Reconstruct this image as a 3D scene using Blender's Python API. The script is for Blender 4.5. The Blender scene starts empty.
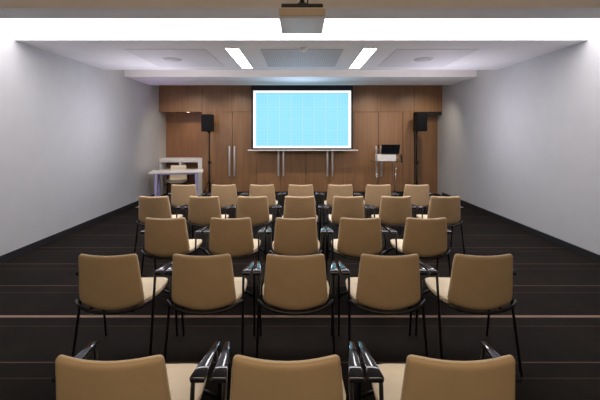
import bpy, bmesh, math, random
from mathutils import Vector, Matrix
random.seed(4)
C = bpy.context.scene.collection
SC = bpy.context.scene
PI = math.pi
CAMZ, HOR, VX, F = 1.60, 135.3, 300.0, 350.0      # eye height, horizon row, vanishing column, focal length in pixels

# ------------------------------------------------------------------ materials
def new_mat(name):
    m = bpy.data.materials.new(name); m.use_nodes = True
    nt = m.node_tree
    return m, nt, nt.nodes['Principled BSDF']

def plain(name, col, rough=0.5, metal=0.0, noise=0.0, nscale=40.0, bump=0.0, bscale=200.0, spec=0.5, coat=0.0):
    m, nt, b = new_mat(name)
    b.inputs['Base Color'].default_value = (*col, 1)
    b.inputs['Roughness'].default_value = rough
    b.inputs['Metallic'].default_value = metal
    b.inputs['Specular IOR Level'].default_value = spec
    b.inputs['Coat Weight'].default_value = coat
    tc = nt.nodes.new('ShaderNodeTexCoord')
    if noise > 0:
        n = nt.nodes.new('ShaderNodeTexNoise'); n.inputs['Scale'].default_value = nscale
        n.inputs['Detail'].default_value = 4
        nt.links.new(tc.outputs['Object'], n.inputs['Vector'])
        r = nt.nodes.new('ShaderNodeValToRGB')
        r.color_ramp.elements[0].position = 0.3; r.color_ramp.elements[1].position = 0.7
        r.color_ramp.elements[0].color = (*[c * (1 - noise) for c in col], 1)
        r.color_ramp.elements[1].color = (*[min(1, c * (1 + noise)) for c in col], 1)
        nt.links.new(n.outputs['Fac'], r.inputs['Fac'])
        nt.links.new(r.outputs['Color'], b.inputs['Base Color'])
    if bump > 0:
        n2 = nt.nodes.new('ShaderNodeTexNoise'); n2.inputs['Scale'].default_value = bscale
        nt.links.new(tc.outputs['Object'], n2.inputs['Vector'])
        bp = nt.nodes.new('ShaderNodeBump'); bp.inputs['Strength'].default_value = bump
        bp.inputs['Distance'].default_value = 0.002
        nt.links.new(n2.outputs['Fac'], bp.inputs['Height'])
        nt.links.new(bp.outputs['Normal'], b.inputs['Normal'])
    return m

def emit(name, col, strength):
    m, nt, b = new_mat(name)
    b.inputs['Base Color'].default_value = (0.8, 0.8, 0.8, 1)
    b.inputs['Emission Color'].default_value = (*col, 1)
    b.inputs['Emission Strength'].default_value = strength
    return m

def wood(name, c0, c1, rough=0.42):
    m, nt, b = new_mat(name)
    tc = nt.nodes.new('ShaderNodeTexCoord')
    mp = nt.nodes.new('ShaderNodeMapping'); mp.inputs['Scale'].default_value = (22, 22, 0.7)
    nt.links.new(tc.outputs['Object'], mp.inputs['Vector'])
    n = nt.nodes.new('ShaderNodeTexNoise'); n.inputs['Scale'].default_value = 1.6
    n.inputs['Detail'].default_value = 7; n.inputs['Roughness'].default_value = 0.62
    nt.links.new(mp.outputs['Vector'], n.inputs['Vector'])
    mp2 = nt.nodes.new('ShaderNodeMapping'); mp2.inputs['Scale'].default_value = (1.3, 1.3, 0.25)
    nt.links.new(tc.outputs['Object'], mp2.inputs['Vector'])
    n2 = nt.nodes.new('ShaderNodeTexNoise'); n2.inputs['Scale'].default_value = 2.2
    nt.links.new(mp2.outputs['Vector'], n2.inputs['Vector'])
    mx = nt.nodes.new('ShaderNodeMix'); mx.data_type = 'FLOAT'; mx.inputs[0].default_value = 0.35
    nt.links.new(n.outputs['Fac'], mx.inputs[2]); nt.links.new(n2.outputs['Fac'], mx.inputs[3])
    r = nt.nodes.new('ShaderNodeValToRGB')
    r.color_ramp.elements[0].position = 0.34; r.color_ramp.elements[1].position = 0.66
    r.color_ramp.elements[0].color = (*c0, 1); r.color_ramp.elements[1].color = (*c1, 1)
    nt.links.new(mx.outputs[0], r.inputs['Fac'])
    nt.links.new(r.outputs['Color'], b.inputs['Base Color'])
    b.inputs['Roughness'].default_value = rough
    return m

def mathn(nt, op, a, b=None, c=None):
    n = nt.nodes.new('ShaderNodeMath'); n.operation = op
    for i, v in enumerate((a, b, c)):
        if v is None: continue
        if isinstance(v, (int, float)): n.inputs[i].default_value = v
        else: nt.links.new(v, n.inputs[i])
    return n.outputs[0]

def carpet_mat():
    m, nt, b = new_mat('carpet')
    tc = nt.nodes.new('ShaderNodeTexCoord'); sp = nt.nodes.new('ShaderNodeSeparateXYZ')
    nt.links.new(tc.outputs['Object'], sp.inputs[0])
    n = nt.nodes.new('ShaderNodeTexNoise'); n.inputs['Scale'].default_value = 2.5; n.inputs['Detail'].default_value = 6
    nt.links.new(tc.outputs['Object'], n.inputs['Vector'])
    n2 = nt.nodes.new('ShaderNodeTexNoise'); n2.inputs['Scale'].default_value = 180
    nt.links.new(tc.outputs['Object'], n2.inputs['Vector'])
    r = nt.nodes.new('ShaderNodeValToRGB')
    r.color_ramp.elements[0].position = 0.3; r.color_ramp.elements[1].position = 0.72
    r.color_ramp.elements[0].color = (0.0075, 0.0054, 0.0040, 1); r.color_ramp.elements[1].color = (0.018, 0.0138, 0.0105, 1)
    mixf = mathn(nt, 'ADD', mathn(nt, 'MULTIPLY', n.outputs['Fac'], 0.6), mathn(nt, 'MULTIPLY', n2.outputs['Fac'], 0.4))
    nt.links.new(mixf, r.inputs['Fac'])
    # woven lines: fine cross lines every 0.5 m, faint lengthwise lines, and one wide tan line every 3 m
    def band(src, period, offset, width):
        t = mathn(nt, 'FRACT', mathn(nt, 'DIVIDE', mathn(nt, 'ADD', src, offset + 30 * period), period))
        return mathn(nt, 'LESS_THAN', t, width / period)
    thin = mathn(nt, 'MULTIPLY', band(sp.outputs['Y'], 0.63, -2.46, 0.013), 0.30)
    thin2 = mathn(nt, 'MULTIPLY', band(sp.outputs['Y'], 0.63, -2.30, 0.009), 0.14)
    wide = mathn(nt, 'MULTIPLY', band(sp.outputs['Y'], 40.0, -3.075, 0.036), 1.0)
    tot = mathn(nt, 'MAXIMUM', mathn(nt, 'MAXIMUM', thin, thin2), wide)
    mx = nt.nodes.new('ShaderNodeMix'); mx.data_type = 'RGBA'
    nt.links.new(tot, mx.inputs[0]); nt.links.new(r.outputs['Color'], mx.inputs[6])
    mx.inputs[7].default_value = (0.30, 0.20, 0.15, 1)
    nt.links.new(mx.outputs[2], b.inputs['Base Color'])
    b.inputs['Roughness'].default_value = 0.85
    b.inputs['Specular IOR Level'].default_value = 0.12
    bp = nt.nodes.new('ShaderNodeBump'); bp.inputs['Strength'].default_value = 0.4; bp.inputs['Distance'].default_value = 0.003
    nt.links.new(n2.outputs['Fac'], bp.inputs['Height']); nt.links.new(bp.outputs['Normal'], b.inputs['Normal'])
    return m

def perforated_mat(name, base):
    m, nt, b = new_mat(name)
    tc = nt.nodes.new('ShaderNodeTexCoord'); sp = nt.nodes.new('ShaderNodeSeparateXYZ')
    nt.links.new(tc.outputs['Object'], sp.inputs[0])
    P = 0.036
    def cell(s):
        return mathn(nt, 'SUBTRACT', mathn(nt, 'FRACT', mathn(nt, 'DIVIDE', mathn(nt, 'ADD', s, 40 * P), P)), 0.5)
    x, y = cell(sp.outputs['X']), cell(sp.outputs['Y'])
    d = mathn(nt, 'SQRT', mathn(nt, 'ADD', mathn(nt, 'MULTIPLY', x, x), mathn(nt, 'MULTIPLY', y, y)))
    hole = mathn(nt, 'LESS_THAN', d, 0.27)
    mx = nt.nodes.new('ShaderNodeMix'); mx.data_type = 'RGBA'
    nt.links.new(hole, mx.inputs[0])
    mx.inputs[6].default_value = (*base, 1); mx.inputs[7].default_value = (*[c * 0.62 for c in base], 1)
    nt.links.new(mx.outputs[2], b.inputs['Base Color'])
    b.inputs['Roughness'].default_value = 0.7
    return m

def screen_image_mat():
    # plain cyan slide with a white margin and a faint paler grid
    m, nt, b = new_mat('projected_slide')
    tc = nt.nodes.new('ShaderNodeTexCoord'); sp = nt.nodes.new('ShaderNodeSeparateXYZ')
    nt.links.new(tc.outputs['Object'], sp.inputs[0])
    def lines(src, period, width):
        t = mathn(nt, 'FRACT', mathn(nt, 'DIVIDE', mathn(nt, 'ADD', src, 20 * period), period))
        return mathn(nt, 'LESS_THAN', t, width / period)
    g = mathn(nt, 'MAXIMUM', lines(sp.outputs['X'], 0.30, 0.022), mathn(nt, 'MULTIPLY', lines(sp.outputs['Z'], 0.30, 0.022), 0.45))
    g2 = mathn(nt, 'MAXIMUM', lines(sp.outputs['X'], 0.075, 0.012), lines(sp.outputs['Z'], 0.075, 0.012))
    g = mathn(nt, 'ADD', mathn(nt, 'MULTIPLY', g, 0.13), mathn(nt, 'MULTIPLY', g2, 0.06))
    mx = nt.nodes.new('ShaderNodeMix'); mx.data_type = 'RGBA'
    nt.links.new(g, mx.inputs[0])
    mx.inputs[6].default_value = (0.30, 0.79, 0.985, 1); mx.inputs[7].default_value = (1, 1, 1, 1)
    b.inputs['Base Color'].default_value = (0.02, 0.02, 0.02, 1)
    b.inputs['Roughness'].default_value = 0.9
    nt.links.new(mx.outputs[2], b.inputs['Emission Color'])
    b.inputs['Emission Strength'].default_value = 1.0
    return m

M = dict(
    carpet=carpet_mat(),
    wood=wood('walnut_veneer', (0.185, 0.094, 0.042), (0.300, 0.160, 0.073)),
    niche=wood('niche_veneer', (0.20, 0.095, 0.045), (0.30, 0.150, 0.075)),
    dark=plain('dark_gap', (0.012, 0.011, 0.011), 0.8),
    paint=plain('ceiling_paint', (0.80, 0.79, 0.80), 0.85, noise=0.02, nscale=3),
    wallgrey=plain('grey_wall_paint', (0.50, 0.50, 0.50), 0.9, noise=0.02, nscale=4),
    skirting=plain('black_skirting', (0.018, 0.017, 0.018), 0.5),
    luminous=emit('luminous_panel', (1.0, 0.955, 1.0), 5.5),
    tube_light=emit('light_diffuser', (1.0, 0.98, 0.95), 12.0),
    lightframe=plain('light_frame', (0.8, 0.8, 0.8), 0.4),
    perf=perforated_mat('perforated_board', (0.55, 0.55, 0.56)),
    perf2=perforated_mat('perforated_board_faint', (0.74, 0.73, 0.75)),
    back=plain('tan_leather', (0.54, 0.38, 0.222), 0.5, noise=0.05, nscale=9, bump=0.15, bscale=260, spec=0.35),
    seat=plain('cream_leather', (0.90, 0.76, 0.53), 0.5, noise=0.03, nscale=9, bump=0.12, bscale=260, spec=0.35),
    piping=plain('cream_piping', (0.74, 0.58, 0.38), 0.5, noise=0.04),
    tube=plain('black_steel_tube', (0.010, 0.010, 0.011), 0.32, noise=0.05, spec=0.5),
    pad=plain('black_gloss_pad', (0.010, 0.013, 0.020), 0.10, noise=0.08, nscale=30, spec=1.0),
    steel=plain('brushed_steel', (0.80, 0.78, 0.78), 0.36, metal=1.0, noise=0.04, nscale=120),
    bronze=plain('bronze_metal', (0.30, 0.25, 0.20), 0.28, metal=1.0, noise=0.05),
    slide=screen_image_mat(),
    slidewhite=emit('slide_margin', (1, 1, 1), 1.0),
    scrblack=plain('screen_black', (0.010, 0.012, 0.018), 0.7),
    barlight=plain('pale_bar', (0.72, 0.72, 0.70), 0.4, noise=0.02),
    spk=plain('speaker_black', (0.007, 0.0075, 0.008), 0.6, noise=0.2, nscale=90, spec=.25),
    grille=plain('speaker_grille', (0.006, 0.0065, 0.008), 0.8, spec=.15, bump=0.6, bscale=400),
    white=plain('white_laminate', (0.80, 0.78, 0.76), 0.35, noise=0.015, nscale=6),
    whitechair=plain('pale_cream_leather', (0.74, 0.66, 0.52), 0.5, noise=0.03, nscale=9),
    violet=plain('violet_lit_metal', (0.46, 0.42, 0.72), 0.4, noise=0.03),  # violet light on the table legs and apron, put into their colour
    projtop=plain('projector_beige', (0.88, 0.68, 0.46), 0.5, noise=0.02),
    projbot=plain('projector_bluish_lit', (0.92, 0.94, 0.97), 0.5, noise=0.02),  # bluish bounce light on the underside is put into this pale colour
    projdark=plain('projector_dark', (0.03, 0.03, 0.03), 0.5),
    laptop=plain('laptop_black', (0.008, 0.009, 0.012), 0.25, spec=0.6),
    chrome=plain('chrome', (0.8, 0.8, 0.8), 0.12, metal=1.0),
    lens=emit('downlight_lens', (1.0, 0.85, 0.65), 6.0),
)
def acrylic():
    m, nt, b = new_mat('clear_acrylic')
    b.inputs['Base Color'].default_value = (0.86, 0.90, 0.90, 1)
    b.inputs['Roughness'].default_value = 0.04
    b.inputs['Transmission Weight'].default_value = 1.0
    b.inputs['IOR'].default_value = 1.2
    return m
M['acrylic'] = acrylic()

# ------------------------------------------------------------------ mesh helpers
def add_box(bm, c, s, bevel=0.0, rot=None, seg=2):
    r = bmesh.ops.create_cube(bm, size=1.0)
    vs = r['verts']
    bmesh.ops.scale(bm, vec=Vector(s), verts=vs)
    if bevel > 0:
        es = list({e for v in vs for e in v.link_edges})
        q = bmesh.ops.bevel(bm, geom=es, offset=bevel, segments=seg, profile=0.5, affect='EDGES')
        vs = list({v for f in q['faces'] for v in f.verts} | {v for v in vs if v.is_valid})
    if rot is not None: bmesh.ops.rotate(bm, cent=(0, 0, 0), matrix=rot, verts=vs)
    bmesh.ops.translate(bm, vec=Vector(c), verts=vs)
    return vs

def bx(x0, x1, y0, y1, z0, z1, bevel=0.0, bm=None):
    bm = bm or bmesh.new()
    add_box(bm, ((x0 + x1) / 2, (y0 + y1) / 2, (z0 + z1) / 2), (abs(x1 - x0), abs(y1 - y0), abs(z1 - z0)), bevel)
    return bm

def add_tube(bm, pts, rad, n=10, cap=True):
    pts = [Vector(p) for p in pts]
    rads = rad if isinstance(rad, (list, tuple)) else [rad] * len(pts)
    rings = []; prev = None
    for i, p in enumerate(pts):
        if i == 0: t = pts[1] - pts[0]
        elif i == len(pts) - 1: t = pts[-1] - pts[-2]
        else: t = (pts[i + 1] - p).normalized() + (p - pts[i - 1]).normalized()
        t.normalize()
        if prev is None:
            a = Vector((0, 0, 1)) if abs(t.z) < 0.9 else Vector((1, 0, 0))
            u = t.cross(a).normalized()
        else:
            u = (prev - t * prev.dot(t)).normalized()
        prev = u; w = t.cross(u)
        rings.append([bm.verts.new(p + (u * math.cos(2 * PI * k / n) + w * math.sin(2 * PI * k / n)) * rads[i]) for k in range(n)])
    for a, b in zip(rings, rings[1:]):
        for k in range(n):
            f = bm.faces.new((a[k], a[(k + 1) % n], b[(k + 1) % n], b[k])); f.smooth = True
    if cap:
        bm.faces.new(rings[0][::-1]); bm.faces.new(rings[-1])

def smooth_path(pts, sub=6):
    P = [Vector(p) for p in pts]; out = []
    for i in range(len(P) - 1):
        p0 = P[max(i - 1, 0)]; p1 = P[i]; p2 = P[i + 1]; p3 = P[min(i + 2, len(P) - 1)]
        for k in range(sub):
            t = k / sub
            out.append(0.5 * ((2 * p1) + (p2 - p0) * t + (2 * p0 - 5 * p1 + 4 * p2 - p3) * t * t + (-p0 + 3 * p1 - 3 * p2 + p3) * t ** 3))
    out.append(P[-1]); return out

def fillet(pts, r, seg=5):
    P = [Vector(p) for p in pts]; out = [P[0]]
    for i in range(1, len(P) - 1):
        a = (P[i - 1] - P[i]).normalized(); b = (P[i + 1] - P[i]).normalized()
        s, e = P[i] + a * r, P[i] + b * r
        for k in range(seg + 1):
            t = k / seg
            out.append(s * (1 - t) ** 2 + P[i] * 2 * t * (1 - t) + e * t * t)
    out.append(P[-1]); return out

def add_lathe(bm, prof, c=(0, 0, 0), n=24):
    rings = []
    for r, z in prof:
        rings.append([bm.verts.new((c[0] + r * math.cos(2 * PI * k / n), c[1] + r * math.sin(2 * PI * k / n), c[2] + z)) for k in range(n)])
    for a, b in zip(rings, rings[1:]):
        for k in range(n):
            f = bm.faces.new((a[k], a[(k + 1) % n], b[(k + 1) % n], b[k])); f.smooth = True
    bm.faces.new(rings[0][::-1]); bm.faces.new(rings[-1])

def add_prism(bm, poly, axis, a, b):
    """poly: 2-D outline; axis 'x' -> (y,z) outline from x=a to x=b ; 'y' -> (x,z)"""
    def P(u, v, t): return (t, u, v) if axis == 'x' else (u, t, v) if axis == 'y' else (u, v, t)
    A = [bm.verts.new(P(u, v, a)) for u, v in poly]; B = [bm.verts.new(P(u, v, b)) for u, v in poly]
    n = len(poly)
    for i in range(n): bm.faces.new((A[i], A[(i + 1) % n], B[(i + 1) % n], B[i]))
    bm.faces.new(A[::-1]); bm.faces.new(B)

def obj(name, bm, mat, parent=None, sub=0):
    bmesh.ops.recalc_face_normals(bm, faces=bm.faces)
    me = bpy.data.meshes.new(name); bm.to_mesh(me); bm.free()
    me.materials.append(mat)
    o = bpy.data.objects.new(name, me); C.objects.link(o)
    if parent: o.parent = parent
    if sub:
        s = o.modifiers.new('subdivision', 'SUBSURF'); s.levels = sub; s.render_levels = sub
    return o

def thing(name, label, cat, loc=(0, 0, 0), rz=0.0, group=None):
    o = bpy.data.objects.new(name, None); C.objects.link(o)
    o.empty_display_size = 0.1
    o.location = loc; o.rotation_euler = (0, 0, rz); o['label'] = label; o['category'] = cat
    if group: o['group'] = group
    return o

def tag(o, label, cat, group=None):
    o['label'] = label; o['category'] = cat
    if group: o['group'] = group
    return o

def struct(name, bm, mat, parent=None):
    o = obj(name, bm, mat, parent)
    if parent is None: o['kind'] = 'structure'
    return o

def dup(root, loc, rz, label, group):
    r = root.copy(); C.objects.link(r)
    r.location = loc; r.rotation_euler = (0, 0, rz); r['label'] = label
    if group: r['group'] = group
    for ch in list(root.children):
        c = ch.copy(); C.objects.link(c); c.parent = r
        for g in list(ch.children):
            d = g.copy(); C.objects.link(d); d.parent = c
    return r

# ------------------------------------------------------------------ room shell
XL, XR, YB, YF = -3.75, 3.78, -3.0, 9.30         # side walls, rear wall, panelled wall
ZC = 2.85
struct('floor', bx(XL - .2, XR + .2, YB - .2, 10.2, -.1, 0), M['carpet'])
struct('wall_left', bx(XL - .15, XL, YB, 10.2, 0, 3.4), M['wallgrey'])
struct('wall_right', bx(XR, XR + .15, YB, 10.2, 0, 3.4), M['wallgrey'])
struct('wall_rear', bx(XL - .15, XR + .15, YB - .15, YB, 0, 3.4), M['wallgrey'])
struct('baseboard_left', bx(XL, XL + .015, YB, 9.28, 0, .09), M['skirting'])
struct('baseboard_right', bx(XR - .015, XR, YB, 9.28, 0, .09), M['skirting'])

# ceiling: lowered strips with raised coffers between them
def strip(y0, y1, z0=ZC, z1=3.4, mat='paint'):
    return struct('ceiling', bx(XL, XR, y0, y1, z0, z1), M[mat])
strip(YB, 1.9)
strip(1.9, 3.43, 3.16)                # coffer over the projector
strip(3.43, 3.76)
strip(3.76, 4.60, 3.06)               # luminous coffer
strip(4.60, 6.70)
strip(6.70, 7.48, 3.06)               # coffer before the screen
strip(7.48, 8.74)
strip(8.74, 10.2, 3.12, 3.4, 'dark')  # dark slot the screen rolls down from

# back wall in walnut veneer
DX0, DW = -2.447, 0.6475              # door leaves: 8 from DX0
DX1 = DX0 + 8 * DW
NL, NR = -2.60, 3.03                  # niche edges
ZD, ZB = 2.225, 0.10
struct('wall_back', bx(XL, XR, YF, YF + .18, ZD, 3.15), M['wood'])
struct('wall_back', bx(NL, DX0 - .006, YF, 9.85, 0.10, ZD - .004), M['wood'])
struct('wall_back', bx(DX1 + .006, NR, YF, 9.85, 0.10, ZD - .004), M['wood'])
struct('wall_back', bx(XL, NL, 9.80, 9.95, 0.0, ZD + .2), M['niche'])
struct('wall_back', bx(NR, XR, 9.62, 9.75, 0.0, ZD + .2), M['wood'])
struct('ceiling', bx(XL, NL, YF + .18, 9.80, ZD, ZD + .05), M['niche'])
struct('ceiling', bx(NR, XR, YF + .18, 9.62, ZD, ZD + .05), M['dark'])
struct('wall_back', bx(XL, XR, 9.95, 10.1, 0, 3.15), M['dark'])
struct('trim_1', bx(NR - .0, NR + .04, YF + .03, YF + .12, 0, ZD), M['dark'])
struct('trim_2', bx(NR + .04, XR, YF + .03, YF + .12, ZD - .07, ZD), M['dark'])
struct('baseboard_back', bx(NL, NR, YF + .03, YF + .05, 0, .10), M['skirting'])
# joints in the band above the doors
for i, xx in enumerate((-2.6, -1.81, -1.15, 1.40, 2.05, 3.03)):
    struct('trim_%d' % (i + 3), bx(xx - .004, xx + .004, YF - .001, YF + .01, ZD, 2.86), M['dark'])
for k in range(8):
    x0 = DX0 + k * DW + .004; x1 = x0 + DW - .008
    d = struct('door_%d' % (k + 1), bx(x0, x1, YF + .004, YF + .05, ZB + .003, ZD - .008, .002), M['wood'])
    hx = x1 - .062 if k % 2 == 0 else x0 + .062
    bm = bmesh.new()
    add_box(bm, (hx, YF - .045, 0.915), (.046, .018, .80), .004)
    add_box(bm, (hx, YF - .017, 0.60), (.02, .04, .02)); add_box(bm, (hx, YF - .017, 1.23), (.02, .04, .02))
    h = obj('handle', bm, M['steel'], d)
    h['label'] = 'long flat metal door pull'
# dark backing behind the door joints
struct('trim_9', bx(NL, NR, YF + .056, YF + .07, 0.0, ZD), M['dark'])

# ------------------------------------------------------------------ ceiling fittings
t = thing('luminous_ceiling_panel', 'broad glowing white light panel across the raised ceiling strip behind the projector', 'ceiling light', (0, 4.18, 3.0))
obj('diffuser', bx(XL + .01, XR - .01, -.415, .415, 0.0, .02), M['luminous'], t)
obj('frame', bx(XL + .01, XR - .01, -.415, .415, .021, .055), M['lightframe'], t)

def linear_light(x, label):
    t = thing('linear_ceiling_light', label, 'ceiling light', (x, 5.76, ZC), 0, 'recessed linear ceiling lights')
    bm = bmesh.new()
    for s in (-1, 1): add_box(bm, (s * .100, 0, -.004), (.012, 1.52, .008))
    for s in (-1, 1): add_box(bm, (0, s * .754, -.004), (.212, .012, .008))
    obj('frame', bm, M['lightframe'], t)
    obj('diffuser', bx(-.094, .094, -.748, .748, -.005, -.001), M['tube_light'], t)
linear_light(-.975, 'bright rectangular ceiling light left of the perforated panel above the screen')
linear_light(1.01, 'bright rectangular ceiling light right of the perforated panel above the screen')

def perf_panel(x0, x1, mat, label):
    o = obj('perforated_ceiling_panel', bx(-(x1 - x0) / 2, (x1 - x0) / 2, -.645, .645, -.006, 0), M[mat])
    o.location = ((x0 + x1) / 2, 5.715, ZC)
    tag(o, label, 'ceiling panel', 'perforated panels in the ceiling')
perf_panel(-.575, .63, 'perf', 'grey perforated ceiling panel between the two bright lights')
perf_panel(-2.56, -1.37, 'perf2', 'pale perforated ceiling panel left of the left ceiling light')
perf_panel(1.40, 2.60, 'perf2', 'pale perforated ceiling panel right of the right ceiling light')
for x, lab in ((-2.09, 'round flush ceiling loudspeaker in the left perforated panel'), (2.02, 'round flush ceiling loudspeaker in the right perforated panel')):
    t = thing('ceiling_loudspeaker', lab, 'ceiling speaker', (x, 5.74, ZC - .006), 0, 'round ceiling loudspeakers')
    bm = bmesh.new(); add_lathe(bm, [(.165, 0), (.165, -.006), (.150, -.010), (.146, -.007)]); obj('rim', bm, M['lightframe'], t)
    bm = bmesh.new(); add_lathe(bm, [(.145, -.001), (.145, -.0075), (.08, -.010), (.02, -.011)]); obj('grille', bm, M['perf'], t)
t = thing('smoke_detector', 'small white smoke detector on the ceiling above the screen', 'smoke detector', (.05, 5.02, ZC))
bm = bmesh.new(); add_lathe(bm, [(.055, 0), (.055, -.012), (.046, -.020)]); obj('base', bm, M['white'], t)
bm = bmesh.new(); add_lathe(bm, [(.036, -.019), (.036, -.036), (.022, -.046), (.005, -.048)]); obj('sensor', bm, M['white'], t)

# projector on its ceiling mount
t = thing('projector', 'beige and grey ceiling projector hanging above the chairs', 'projector', (0.017, 2.87, 2.493))
bm = bmesh.new()
add_box(bm, (0, 0, .047), (.356, .42, .074), .016, seg=3); obj('casing', bm, M['projtop'], t)
bm = bmesh.new()
add_box(bm, (0, 0, .006), (.352, .414, .014), .006); obj('underside', bm, M['projbot'], t)
bm = bmesh.new()
add_box(bm, (0, 0, .102), (.322, .38, .034), .01); obj('lid', bm, M['projdark'], t)
bm = bmesh.new()
for s in (-1, 1): add_tube(bm, [(s * .10, .08, .118), (0, .0, .20)], .008)
for s in (-1, 1): add_tube(bm, [(s * .10, -.08, .118), (0, .0, .20)], .008)
add_tube(bm, [(0, 0, .185), (0, 0, .66)], .02); add_lathe(bm, [(.08, .66), (.08, .645), (.03, .62)])
obj('ceiling_mount', bm, M['projdark'], t)
bm = bmesh.new(); add_tube(bm, [(0, .208, .047), (0, .236, .047)], .036, 20); obj('lens', bm, M['laptop'], t)
bm = bmesh.new(); add_tube(bm, smooth_path([(.04, -.12, .118), (.05, -.07, .30), (.03, -.01, .5), (.03, 0, .66)]), .006); obj('cable', bm, M['projdark'], t)

# ------------------------------------------------------------------ projection screen
SY = 9.02; sp_ = F / SY
def sx(px): return (px - VX) / sp_
def sz(py): return CAMZ + (HOR - py) / sp_
cx, cz = (sx(253.3) + sx(351)) / 2, (sz(90.6) + sz(148)) / 2
t = thing('projection_screen', 'large pull-down screen showing a pale cyan grid slide with white margin', 'projection screen', (cx, SY, cz))
hw, hh = (sx(351) - sx(253.3)) / 2, (sz(90.6) - sz(148)) / 2
bm = bmesh.new(); bx(sx(251.3) - cx, sx(353) - cx, .004, .010, sz(149.6) - cz, 3.115 - cz, 0, bm)
obj('border', bm, M['scrblack'], t)
bm = bmesh.new(); bx(-hw, hw, .001, .004, -hh, hh, 0, bm); obj('image_margin', bm, M['slidewhite'], t)['label'] = 'white margin of the slide'
bm = bmesh.new(); bx(-hw + .064, hw - .064, -.001, .001, -hh + .052, hh - .052, 0, bm); obj('slide', bm, M['slide'], t)['label'] = 'pale cyan grid slide'
bm = bmesh.new(); add_box(bm, ((sx(247.8) + sx(358)) / 2 - cx, .004, sz(150.3) - cz), (sx(358) - sx(247.8), .04, .030), .006)
obj('bottom_bar', bm, M['barlight'], t)['label'] = 'pale weighted bottom bar'

for s in (-1, 1):
    bm = bmesh.new(); bx(s * .9 - .02, s * .9 + .02, .008, YF - SY - .004, 2.95 - cz, 3.06 - cz, 0, bm); obj('wall_bracket', bm, M['scrblack'], t)

# ------------------------------------------------------------------ conference chair
def grid_shell(bm, fn, nu, nv, thick):
    """two offset sheets of a parametric surface closed round the rim"""
    P = [[Vector(fn(u / nu * 2 - 1, v / nv)) for u in range(nu + 1)] for v in range(nv + 1)]
    def nrm(v, u):
        a = P[v][min(u + 1, nu)] - P[v][max(u - 1, 0)]; b = P[min(v + 1, nv)][u] - P[max(v - 1, 0)][u]
        return a.cross(b).normalized()
    A = [[bm.verts.new(P[v][u] + nrm(v, u) * thick / 2) for u in range(nu + 1)] for v in range(nv + 1)]
    B = [[bm.verts.new(P[v][u] - nrm(v, u) * thick / 2) for u in range(nu + 1)] for v in range(nv + 1)]
    for v in range(nv):
        for u in range(nu):
            bm.faces.new((A[v][u], A[v][u + 1], A[v + 1][u + 1], A[v + 1][u])); bm.faces.new((B[v][u + 1], B[v][u], B[v + 1][u], B[v + 1][u + 1]))
    rimA = [A[0][u] for u in range(nu)] + [A[v][nu] for v in range(nv)] + [A[nv][u] for u in range(nu, 0, -1)] + [A[v][0] for v in range(nv, 0, -1)]
    rimB = [B[0][u] for u in range(nu)] + [B[v][nu] for v in range(nv)] + [B[nv][u] for u in range(nu, 0, -1)] + [B[v][0] for v in range(nv, 0, -1)]
    n = len(rimA)
    for i in range(n): bm.faces.new((rimA[i], rimB[i], rimB[(i + 1) % n], rimA[(i + 1) % n]))
    for f in bm.faces: f.smooth = True

def lerp_tab(tab, t):
    for (a, va), (b, vb) in zip(tab, tab[1:]):
        if t <= b:
            k = (t - a) / (b - a); k = k * k * (3 - 2 * k) if False else k
            return va + (vb - va) * k
    return tab[-1][1]

BACK_HALF = [(0, .207), (.08, .217), (.3, .213), (.6, .204), (.85, .196), (1, .191)]
def back_pt(u, v):
    # v=0 where the shell tucks under the seat, v=1 at the top edge
    z = .430 + .381 * v
    y = -.212 - .055 * v + .020 * max(0, 1 - v / .12) ** 2
    h = lerp_tab(BACK_HALF, v)
    # superellipse-like softening of the top corners
    z += -.003 * max(0, abs(u) - .90) / .10 * max(0, (v - .9) / .1) + .040 * u * u * max(0, 1 - v / .6)
    x = u * h
    y += .034 * u * u
    z += .008 * u * u * max(0, (v - .6) / .4)
    return (x, y, z)

def seat_outline(n=48, grow=0.0):
    out = []
    for k in range(n):
        a = 2 * PI * k / n
        c, s = math.cos(a), math.sin(a)
        e = 0.50
        x = (0.245 + grow) * math.copysign(abs(c) ** e, c)
        y = (0.245 + grow) * math.copysign(abs(s) ** e, s)
        w = 1.0 - 0.10 * max(0, -y / .232) - .05 * max(0, y / .232) ** 2
        out.append((x * w, y + .042))
    return out

def seat_z(x, y):
    # slight dish, raised to the back, waterfall at the front
    z = .468 + .016 * (x / .24) ** 2
    if y > .15: z -= .016 * ((y - .15) / .13) ** 2
    if y < -.10: z += .014 * ((-.10 - y) / .10) ** 2
    return z

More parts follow.
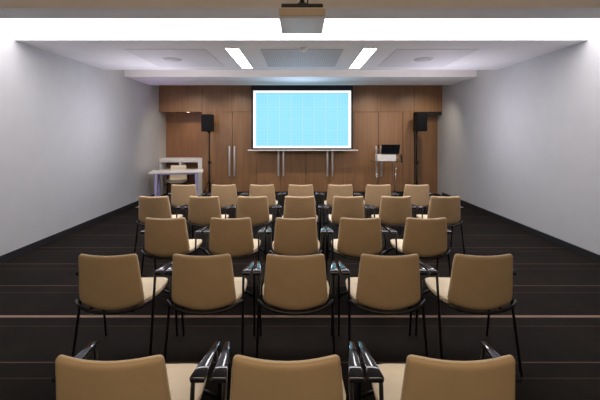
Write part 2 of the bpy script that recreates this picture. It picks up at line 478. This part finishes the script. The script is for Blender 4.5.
def build_chair(seat_mat, back_mat, label, cat, group):
    t = thing('conference_chair', label, cat, (0, 0, 0), 0, group)
    bm = bmesh.new(); grid_shell(bm, back_pt, 14, 16, .026)
    bk0 = obj('backrest', bm, M[back_mat], t, 1)
    rim = [back_pt(-.975, v) for v in (.12, .3, .5, .7, .85)] + fillet([back_pt(-.965, .9), back_pt(-.965, .988), back_pt(-.8, .988)], .016, 4)
    rim += [back_pt(u, .988) for u in (-.6, -.4, -.2, 0)]
    rim = rim + [(-x, y, z) for x, y, z in [tuple(p) for p in rim][-2::-1]]
    rim = [(x, y + .004, z + .001) for x, y, z in [tuple(p) for p in rim]]
    bm = bmesh.new(); add_tube(bm, rim, .0062, 8)
    obj('piping', bm, M['piping'], bk0)['label'] = 'pale edge seam'
    # seat cushion
    bm = bmesh.new()
    levels = [(-.036, -.004), (-.028, 0.0), (-.012, .0), (0.0, -.010), (.005, -.030), (.002, -.10), (-.002, -.17)]
    rings = []
    for dz, g in levels:
        rings.append([bm.verts.new((x, y, seat_z(x, y) + dz)) for x, y in seat_outline(48, g)])
    for a, b in zip(rings, rings[1:]):
        for k in range(48):
            f = bm.faces.new((a[k], a[(k + 1) % 48], b[(k + 1) % 48], b[k])); f.smooth = True
    bm.faces.new(rings[0][::-1]); f = bm.faces.new(rings[-1]); f.smooth = True
    st = obj('seat', bm, M[seat_mat], t)
    bm = bmesh.new()
    loop = [(x, y, seat_z(x, y) - .009) for x, y in seat_outline(48, -.0015)]
    add_tube(bm, loop + [loop[0]], .0045, 6, False)
    obj('piping', bm, M['piping'], st)
    R = .0088
    for s in (-1, 1):
        # rear leg rises to the back end of the armrest, front leg to its front end
        bm = bmesh.new(); add_tube(bm, fillet([(s * .262, -.215, 0), (s * .250, -.085, .634), (s * .268, 0.05, .626)], .035), R)
        obj('leg', bm, M['tube'], t)
        bm = bmesh.new(); add_tube(bm, fillet([(s * .283, .255, 0), (s * .292, .172, .616), (s * .268, 0.05, .626)], .035), R)
        obj('leg', bm, M['tube'], t)
        # flared armrest pad, wide at the back, drooping outwards from a central ridge
        bm = bmesh.new()
        secs = []
        for y, xi, xo, z in ((-.101, .243, .300, .637), (-.098, .240, .3030, .646), (-.03, .249, .3030, .646), (.06, .263, .3030, .640), (.165, .279, .3030, .632), (.184, .282, .301, .624)):
            xm = xi + (xo - xi) * .45
            prof = [(xi, z - .011), (xi, z - .004), (xi + .0018, z - .0008), (xi + .0045, z), (xm, z + .0004), (xo - .0045, z), (xo - .0018, z - .0008), (xo, z - .004), (xo - .001, z - .012), (xm, z - .013)]
            secs.append([bm.verts.new((s * x, y, zz)) for x, zz in prof])
        for a, b in zip(secs, secs[1:]):
            for k in range(10):
                f = bm.faces.new((a[k], a[(k + 1) % 10], b[(k + 1) % 10], b[k])); f.smooth = True
        bm.faces.new(secs[0][::-1]); bm.faces.new(secs[-1])
        obj('armrest', bm, M['pad'], t)
    bm = bmesh.new()
    add_tube(bm, smooth_path([(-.253, -.165, .478), (-.205, -.214, .462), (-.11, -.232, .436), (0, -.237, .428), (.11, -.232, .436), (.205, -.214, .462), (.253, -.165, .478)], 5), .0095)
    obj('rear_rail', bm, M['tube'], t)
    bm = bmesh.new()
    add_tube(bm, fillet([(-.287, .21, .33), (-.20, .17, .405), (.20, .17, .405), (.287, .21, .33)], .05), .0105)
    obj('front_rail', bm, M['tube'], t)
    for s in (-1, 1):
        bm = bmesh.new(); add_tube(bm, [(s * .15, -.215, .430), (s * .15, .0, .408), (s * .15, .17, .405)], .009)
        obj('seat_support', bm, M['tube'], t)
    return t

ROWS = [   # distance of the back's top edge, row phrase, chair centres (px), phrases
    (5.54, 63.2, 'front row closest to the screen', [182.7, 223.2, 261.7, 300.8, 340.5, 379.0, 417.7]),
    (4.48, 78.2, 'second row from the screen', [152.5, 203.1, 252.0, 299.8, 348.9, 397.0, 446.5]),
    (3.30, 106.0, 'third row from the screen', [164.0, 230.0, 295.8, 361.0, 427.7]),
    (2.275, 154.0, 'fourth row from the screen', [105.0, 200.3, 295.4, 391.4, 486.5]),
    (1.212, 289.0, 'last row nearest the viewer', [104.5, 286.0, 465.5]),
]
ORD = {3: ['left chair', 'middle chair', 'right chair'],
       5: ['leftmost chair', 'second chair from the left', 'middle chair', 'second chair from the right', 'rightmost chair'],
       7: ['leftmost chair', 'second chair from the left', 'third chair from the left', 'middle chair', 'third chair from the right', 'second chair from the right', 'rightmost chair']}
proto = None
for D, ppm, phrase, pxs in ROWS:
    for i, px in enumerate(pxs):
        x = (px - VX) / ppm
        loc = (x, D + .268, 0)
        rz = 0
        lab = 'tan-backed cream armchair, %s in the %s' % (ORD[len(pxs)][i], phrase)
        grp = 'chairs in the ' + phrase
        if proto is None:
            proto = build_chair('seat', 'back', lab, 'chair', grp); proto.location = loc; proto.rotation_euler = (0, 0, rz)
        else:
            dup(proto, loc, rz, lab, grp)

# ------------------------------------------------------------------ left end: table, pale chair, sideboard
tb = thing('table', 'white-topped table with violet-lit legs in front of the left sideboard', 'table', (-2.99, 8.53, 0), math.radians(15))
bm = bmesh.new(); add_box(bm, (0, 0, .720), (1.22, .68, .026), .003); obj('tabletop', bm, M['white'], tb)
bm = bmesh.new()
for s in (-1, 1): add_box(bm, (0, s * .29, .69), (.92, .024, .035), .002)
for s in (-1, 1): add_box(bm, (s * .45, 0, .69), (.024, .56, .035), .002)
obj('apron', bm, M['violet'], tb)
for a in (-1, 1):
    for b in (-1, 1):
        bm = bmesh.new(); add_box(bm, (a * .45, b * .29, .3535), (.055, .055, .707), .004); obj('leg', bm, M['violet'], tb)
pc = build_chair('whitechair', 'whitechair', 'pale cream armchair facing the rows from behind the white table', 'chair', None)
pc.location = (-3.12, 8.90, 0); pc.rotation_euler = (0, 0, PI + math.radians(12))

sb = thing('sideboard', 'long white open sideboard standing in the left wall recess', 'sideboard', (-3.16, 9.51, 0))
bm = bmesh.new(); add_box(bm, (0, 0, .955), (1.14, .50, .06), .004); obj('top', bm, M['white'], sb)
for px_, pw_ in ((.51, .11), (-.55, .03)):
    bm = bmesh.new(); add_box(bm, (px_, 0, .4625), (pw_, .48, .925), .003); obj('side_panel', bm, M['white'], sb)
bm = bmesh.new(); add_box(bm, (-.04, -.225, .905), (.99, .03, .04), .002); obj('top_rail', bm, M['white'], sb)
bm = bmesh.new(); add_box(bm, (-.04, 0, .66), (.99, .47, .05), .002); obj('shelf', bm, M['white'], sb)
bm = bmesh.new(); add_box(bm, (-.02, -.05, .79), (.05, .36, .205), .002); obj('divider', bm, M['white'], sb)
bm = bmesh.new(); add_box(bm, (-.04, .20, .46), (.99, .02, .92)); obj('back_panel', bm, M['niche'], sb)['label'] = 'brown wooden back panel'

# ------------------------------------------------------------------ loudspeakers on stands
def pa(px, py_top, py_bot, polepx, D, yaw, side):
    p = F / D
    z0, z1 = CAMZ + (HOR - py_bot) / p, CAMZ + (HOR - py_top) / p
    x, xp = (px - VX) / p, (polepx - VX) / p
    st = thing('speaker_stand', 'black pole stand carrying the %s loudspeaker beside the walnut doors' % side, 'speaker stand', (xp, D, 0), 0, 'loudspeaker stands')
    bm = bmesh.new(); add_tube(bm, [(0, 0, .09), (0, 0, .92)], .021, 14); add_tube(bm, [(0, 0, .9), (0, 0, z0 - .052)], .0165, 14); obj('pole', bm, M['spk'], st)
    bm = bmesh.new(); add_tube(bm, [(0, 0, .875), (0, 0, .945)], .032, 14); obj('collar', bm, M['spk'], st)
    bm = bmesh.new(); add_tube(bm, [(.03, 0, .91), (.065, -.01, .91)], .012, 10); obj('knob', bm, M['spk'], st)
    for k in range(3):
        a = k * 2 * PI / 3 + PI / 2
        ca, sa = math.cos(a), math.sin(a)
        bm = bmesh.new(); add_tube(bm, [(.02 * ca, .02 * sa, .42), (.20 * ca, .20 * sa, .012)], .011)
        add_tube(bm, [(.02 * ca, .02 * sa, .12), (.12 * ca, .12 * sa, .185)], .008)
        obj('leg', bm, M['spk'], st)
    t = thing('loudspeaker', 'black box loudspeaker on the %s pole stand' % side, 'loudspeaker', (x, D, z0), yaw, 'wall-side loudspeakers')
    h = z1 - z0; w = .30
    bm = bmesh.new(); add_prism(bm, [(-w / 2, -.13), (w / 2, -.13), (w / 2 - .05, .13), (-w / 2 + .05, .13)], 'z', 0, h)
    es = [e for e in bm.edges]
    bmesh.ops.bevel(bm, geom=es, offset=.012, segments=2, affect='EDGES')
    obj('cabinet', bm, M['spk'], t)
    bm = bmesh.new(); add_box(bm, (0, -.133, h / 2), (w - .03, .012, h - .04), .004); obj('grille', bm, M['grille'], t)
    bm = bmesh.new(); add_tube(bm, [(xp - x, 0, -.05), (xp - x, 0, .01)], .024, 12); obj('mount_socket', bm, M['spk'], t)
pa(208.6, 114.5, 131.6, 209.4, 8.95, math.radians(-8), 'left')
pa(419.4, 112.6, 131.3, 416.6, 8.95, math.radians(14), 'right')

# ------------------------------------------------------------------ lectern with laptop
LD = 8.75; lp = F / LD
def lx(px): return (px - VX) / lp
def lz(py): return CAMZ + (HOR - py) / lp
lc = lx(385.3)
t = thing('lectern', 'clear acrylic lectern with a white front panel carrying the laptop', 'lectern', (lc, LD, 0))
bm = bmesh.new(); add_box(bm, (0, 0, lz(157.6)), (lx(394.6) - lx(375.8), .26, lz(154.4) - lz(160.8)), .008); obj('front_panel', bm, M['white'], t)['label'] = 'white box front'
ztop = lz(154.2)
bm = bmesh.new(); add_box(bm, (0, .0, lz(161) - .009), (lx(401) - lx(370), .42, .014), .004); obj('shelf', bm, M['acrylic'], t)
for s in (-1, 1):
    bm = bmesh.new()
    zt = lz(161) - .017
    add_prism(bm, [(-.15, .03), (.15, .03), (.10, .45), (.16, zt), (-.16, zt), (-.10, .45)], 'x', s * .20 - .009, s * .20 + .009)
    obj('side_upright', bm, M['acrylic'], t)
    bm = bmesh.new(); add_tube(bm, [(s * .235, -.10, .03), (s * .235, -.10, zt)], .0065, 10); obj('post', bm, M['chrome'], t)
bm = bmesh.new(); add_box(bm, (0, 0, .016), (.56, .42, .03), .008); obj('base', bm, M['spk'], t)
bm = bmesh.new(); add_box(bm, (lx(400) - lc, -.12, lz(157.5)), (.035, .05, lz(154) - lz(161)), .008); obj('microphone_holder', bm, M['spk'], t)
bm = bmesh.new(); add_tube(bm, [(lx(394) - lc, -.12, lz(157.2)), (lx(400) - lc, -.12, lz(157.4))], .006); obj('holder_arm', bm, M['chrome'], t)

t = thing('gooseneck_microphone', 'thin gooseneck microphone with chrome stem at the left of the lectern', 'microphone', (lx(376.2), LD - .17, lz(161) + .001))
bm = bmesh.new(); add_lathe(bm, [(.030, 0), (.030, .014), (.014, .022)]); obj('base', bm, M['chrome'], t)
bm = bmesh.new(); add_tube(bm, smooth_path([(0, 0, .018), (-.02, 0, .12), (-.01, -.03, .24), (-.004, -.07, .33)]), .0075); obj('stem', bm, M['chrome'], t)
bm = bmesh.new(); add_tube(bm, [(-.004, -.068, .325), (-.002, -.10, .41)], [.016, .019], 12); obj('capsule', bm, M['spk'], t)

t = thing('laptop', 'open black laptop standing on top of the white lectern', 'laptop', (lx(389.6), LD, ztop))
bm = bmesh.new(); add_box(bm, (0, 0, .010), (.40, .26, .018), .005); obj('keyboard_base', bm, M['laptop'], t)
bm = bmesh.new(); add_prism(bm, [(-.235, 0), (.215, 0), (.225, .232), (-.235, .232)], 'y', -.004, .008)
bmesh.ops.rotate(bm, cent=(0, 0, 0), matrix=Matrix.Rotation(math.radians(14), 3, 'X'), verts=bm.verts)
bmesh.ops.translate(bm, vec=(0, -.085, .018), verts=bm.verts)
obj('display_lid', bm, M['laptop'], t)

# niche downlight
t = thing('recessed_downlight', 'tiny bright downlight in the top of the left wall recess', 'downlight', (-3.00, 9.40, ZD - .001))
bm = bmesh.new(); add_lathe(bm, [(.045, 0), (.045, -.006), (.034, -.008)]); obj('rim', bm, M['chrome'], t)
bm = bmesh.new(); add_lathe(bm, [(.032, -.004), (.030, -.011), (.01, -.013)]); obj('lens', bm, M['lens'], t)

# ------------------------------------------------------------------ lights
def area(name, loc, rot, size, power, col, sy=None):
    l = bpy.data.lights.new(name, 'AREA'); l.energy = power; l.color = col
    l.shape = 'RECTANGLE'; l.size = size; l.size_y = sy or size
    o = bpy.data.objects.new(name, l); C.objects.link(o); o.location = loc; o.rotation_euler = rot
    return o
def spot(name, loc, target, power, col, ang=70, blend=.6, rad=.05):
    l = bpy.data.lights.new(name, 'SPOT'); l.energy = power; l.color = col
    l.spot_size = math.radians(ang); l.spot_blend = blend; l.shadow_soft_size = rad
    o = bpy.data.objects.new(name, l); C.objects.link(o); o.location = loc
    o.rotation_euler = (Vector(target) - Vector(loc)).to_track_quat('-Z', 'Y').to_euler()
    return o
spot('screen_glow_fill', (0, 8.5, 1.9), (0, 3.5, 2.6), 85, (.55, .74, 1.0), 150, .8, .3)  # added bluish spot that strengthens the screen's light on the room
WARM = (1.0, .80, .56)
# cove strips tucked in the coffers, washing the coffer faces
area('cove_strip', (0, 6.74, 2.99), (math.radians(-100), 0, PI), 7.3, 5, WARM, .05)
area('cove_strip', (0, 2.6, 3.12), (math.radians(-75), 0, PI), 7.3, 8, (1.0, .64, .32), .3)
# added spots brightening the projector, the lectern and the walnut wall
spot('projector_fill', (0.0, .6, ZC - .03), (0.02, 2.7, 2.52), 9, (1.0, .84, .62), 14, .8)
spot('lectern_fill', (2.1, 7.0, ZC - .02), (2.14, 8.7, 1.1), 30, (1.0, .92, .82), 28, .7)
for x in (-2.9, -1.7, -.5, .7, 1.9, 3.1):
    spot('wall_wash_fill', (x, 8.2, ZC - .02), (x, 9.3, 1.0), 62, (1.0, .86, .70), 110, .9)
spot('niche_spot', (-3.0, 9.40, ZD - .03), (-3.0, 9.65, .9), 9, (1.0, .74, .5), 120, .9)
# violet wash by the left end
spot('violet_wash', (-3.55, 7.9, 1.7), (-2.8, 8.6, 2.9), 10, (.55, .40, 1.0), 120, .9)
# soft warm fill added out of view behind the viewer
area('rear_fill', (0, -.8, ZC - .02), (0, 0, 0), 3.2, 60, WARM, 1.2)

def point(name, loc, power, col, rad=.2):
    l = bpy.data.lights.new(name, 'POINT'); l.energy = power; l.color = col; l.shadow_soft_size = rad
    o = bpy.data.objects.new(name, l); C.objects.link(o); o.location = loc; return o
for x in (-2.6, 2.6): point('fill_point', (x, 6.3, 1.9), 34, (.90, .86, 1.0))  # added point fills without fittings, lifting the ceiling and far rows

w = bpy.data.worlds.new('world'); SC.world = w; w.use_nodes = True
w.node_tree.nodes['Background'].inputs[0].default_value = (.5, .5, .55, 1)
w.node_tree.nodes['Background'].inputs[1].default_value = 0.15

cam = bpy.data.cameras.new('camera'); co = bpy.data.objects.new('camera', cam); C.objects.link(co)
co.location = (0, 0, CAMZ); co.rotation_euler = (PI / 2, 0, 0)
cam.sensor_fit = 'HORIZONTAL'; cam.sensor_width = 36; cam.lens = F / 600 * 36
cam.shift_y = -(200 - HOR) / 600; cam.clip_start = .05
SC.camera = co
SC.view_settings.view_transform = 'Standard'
SC.view_settings.look = 'None'
SC.view_settings.exposure = 0.0
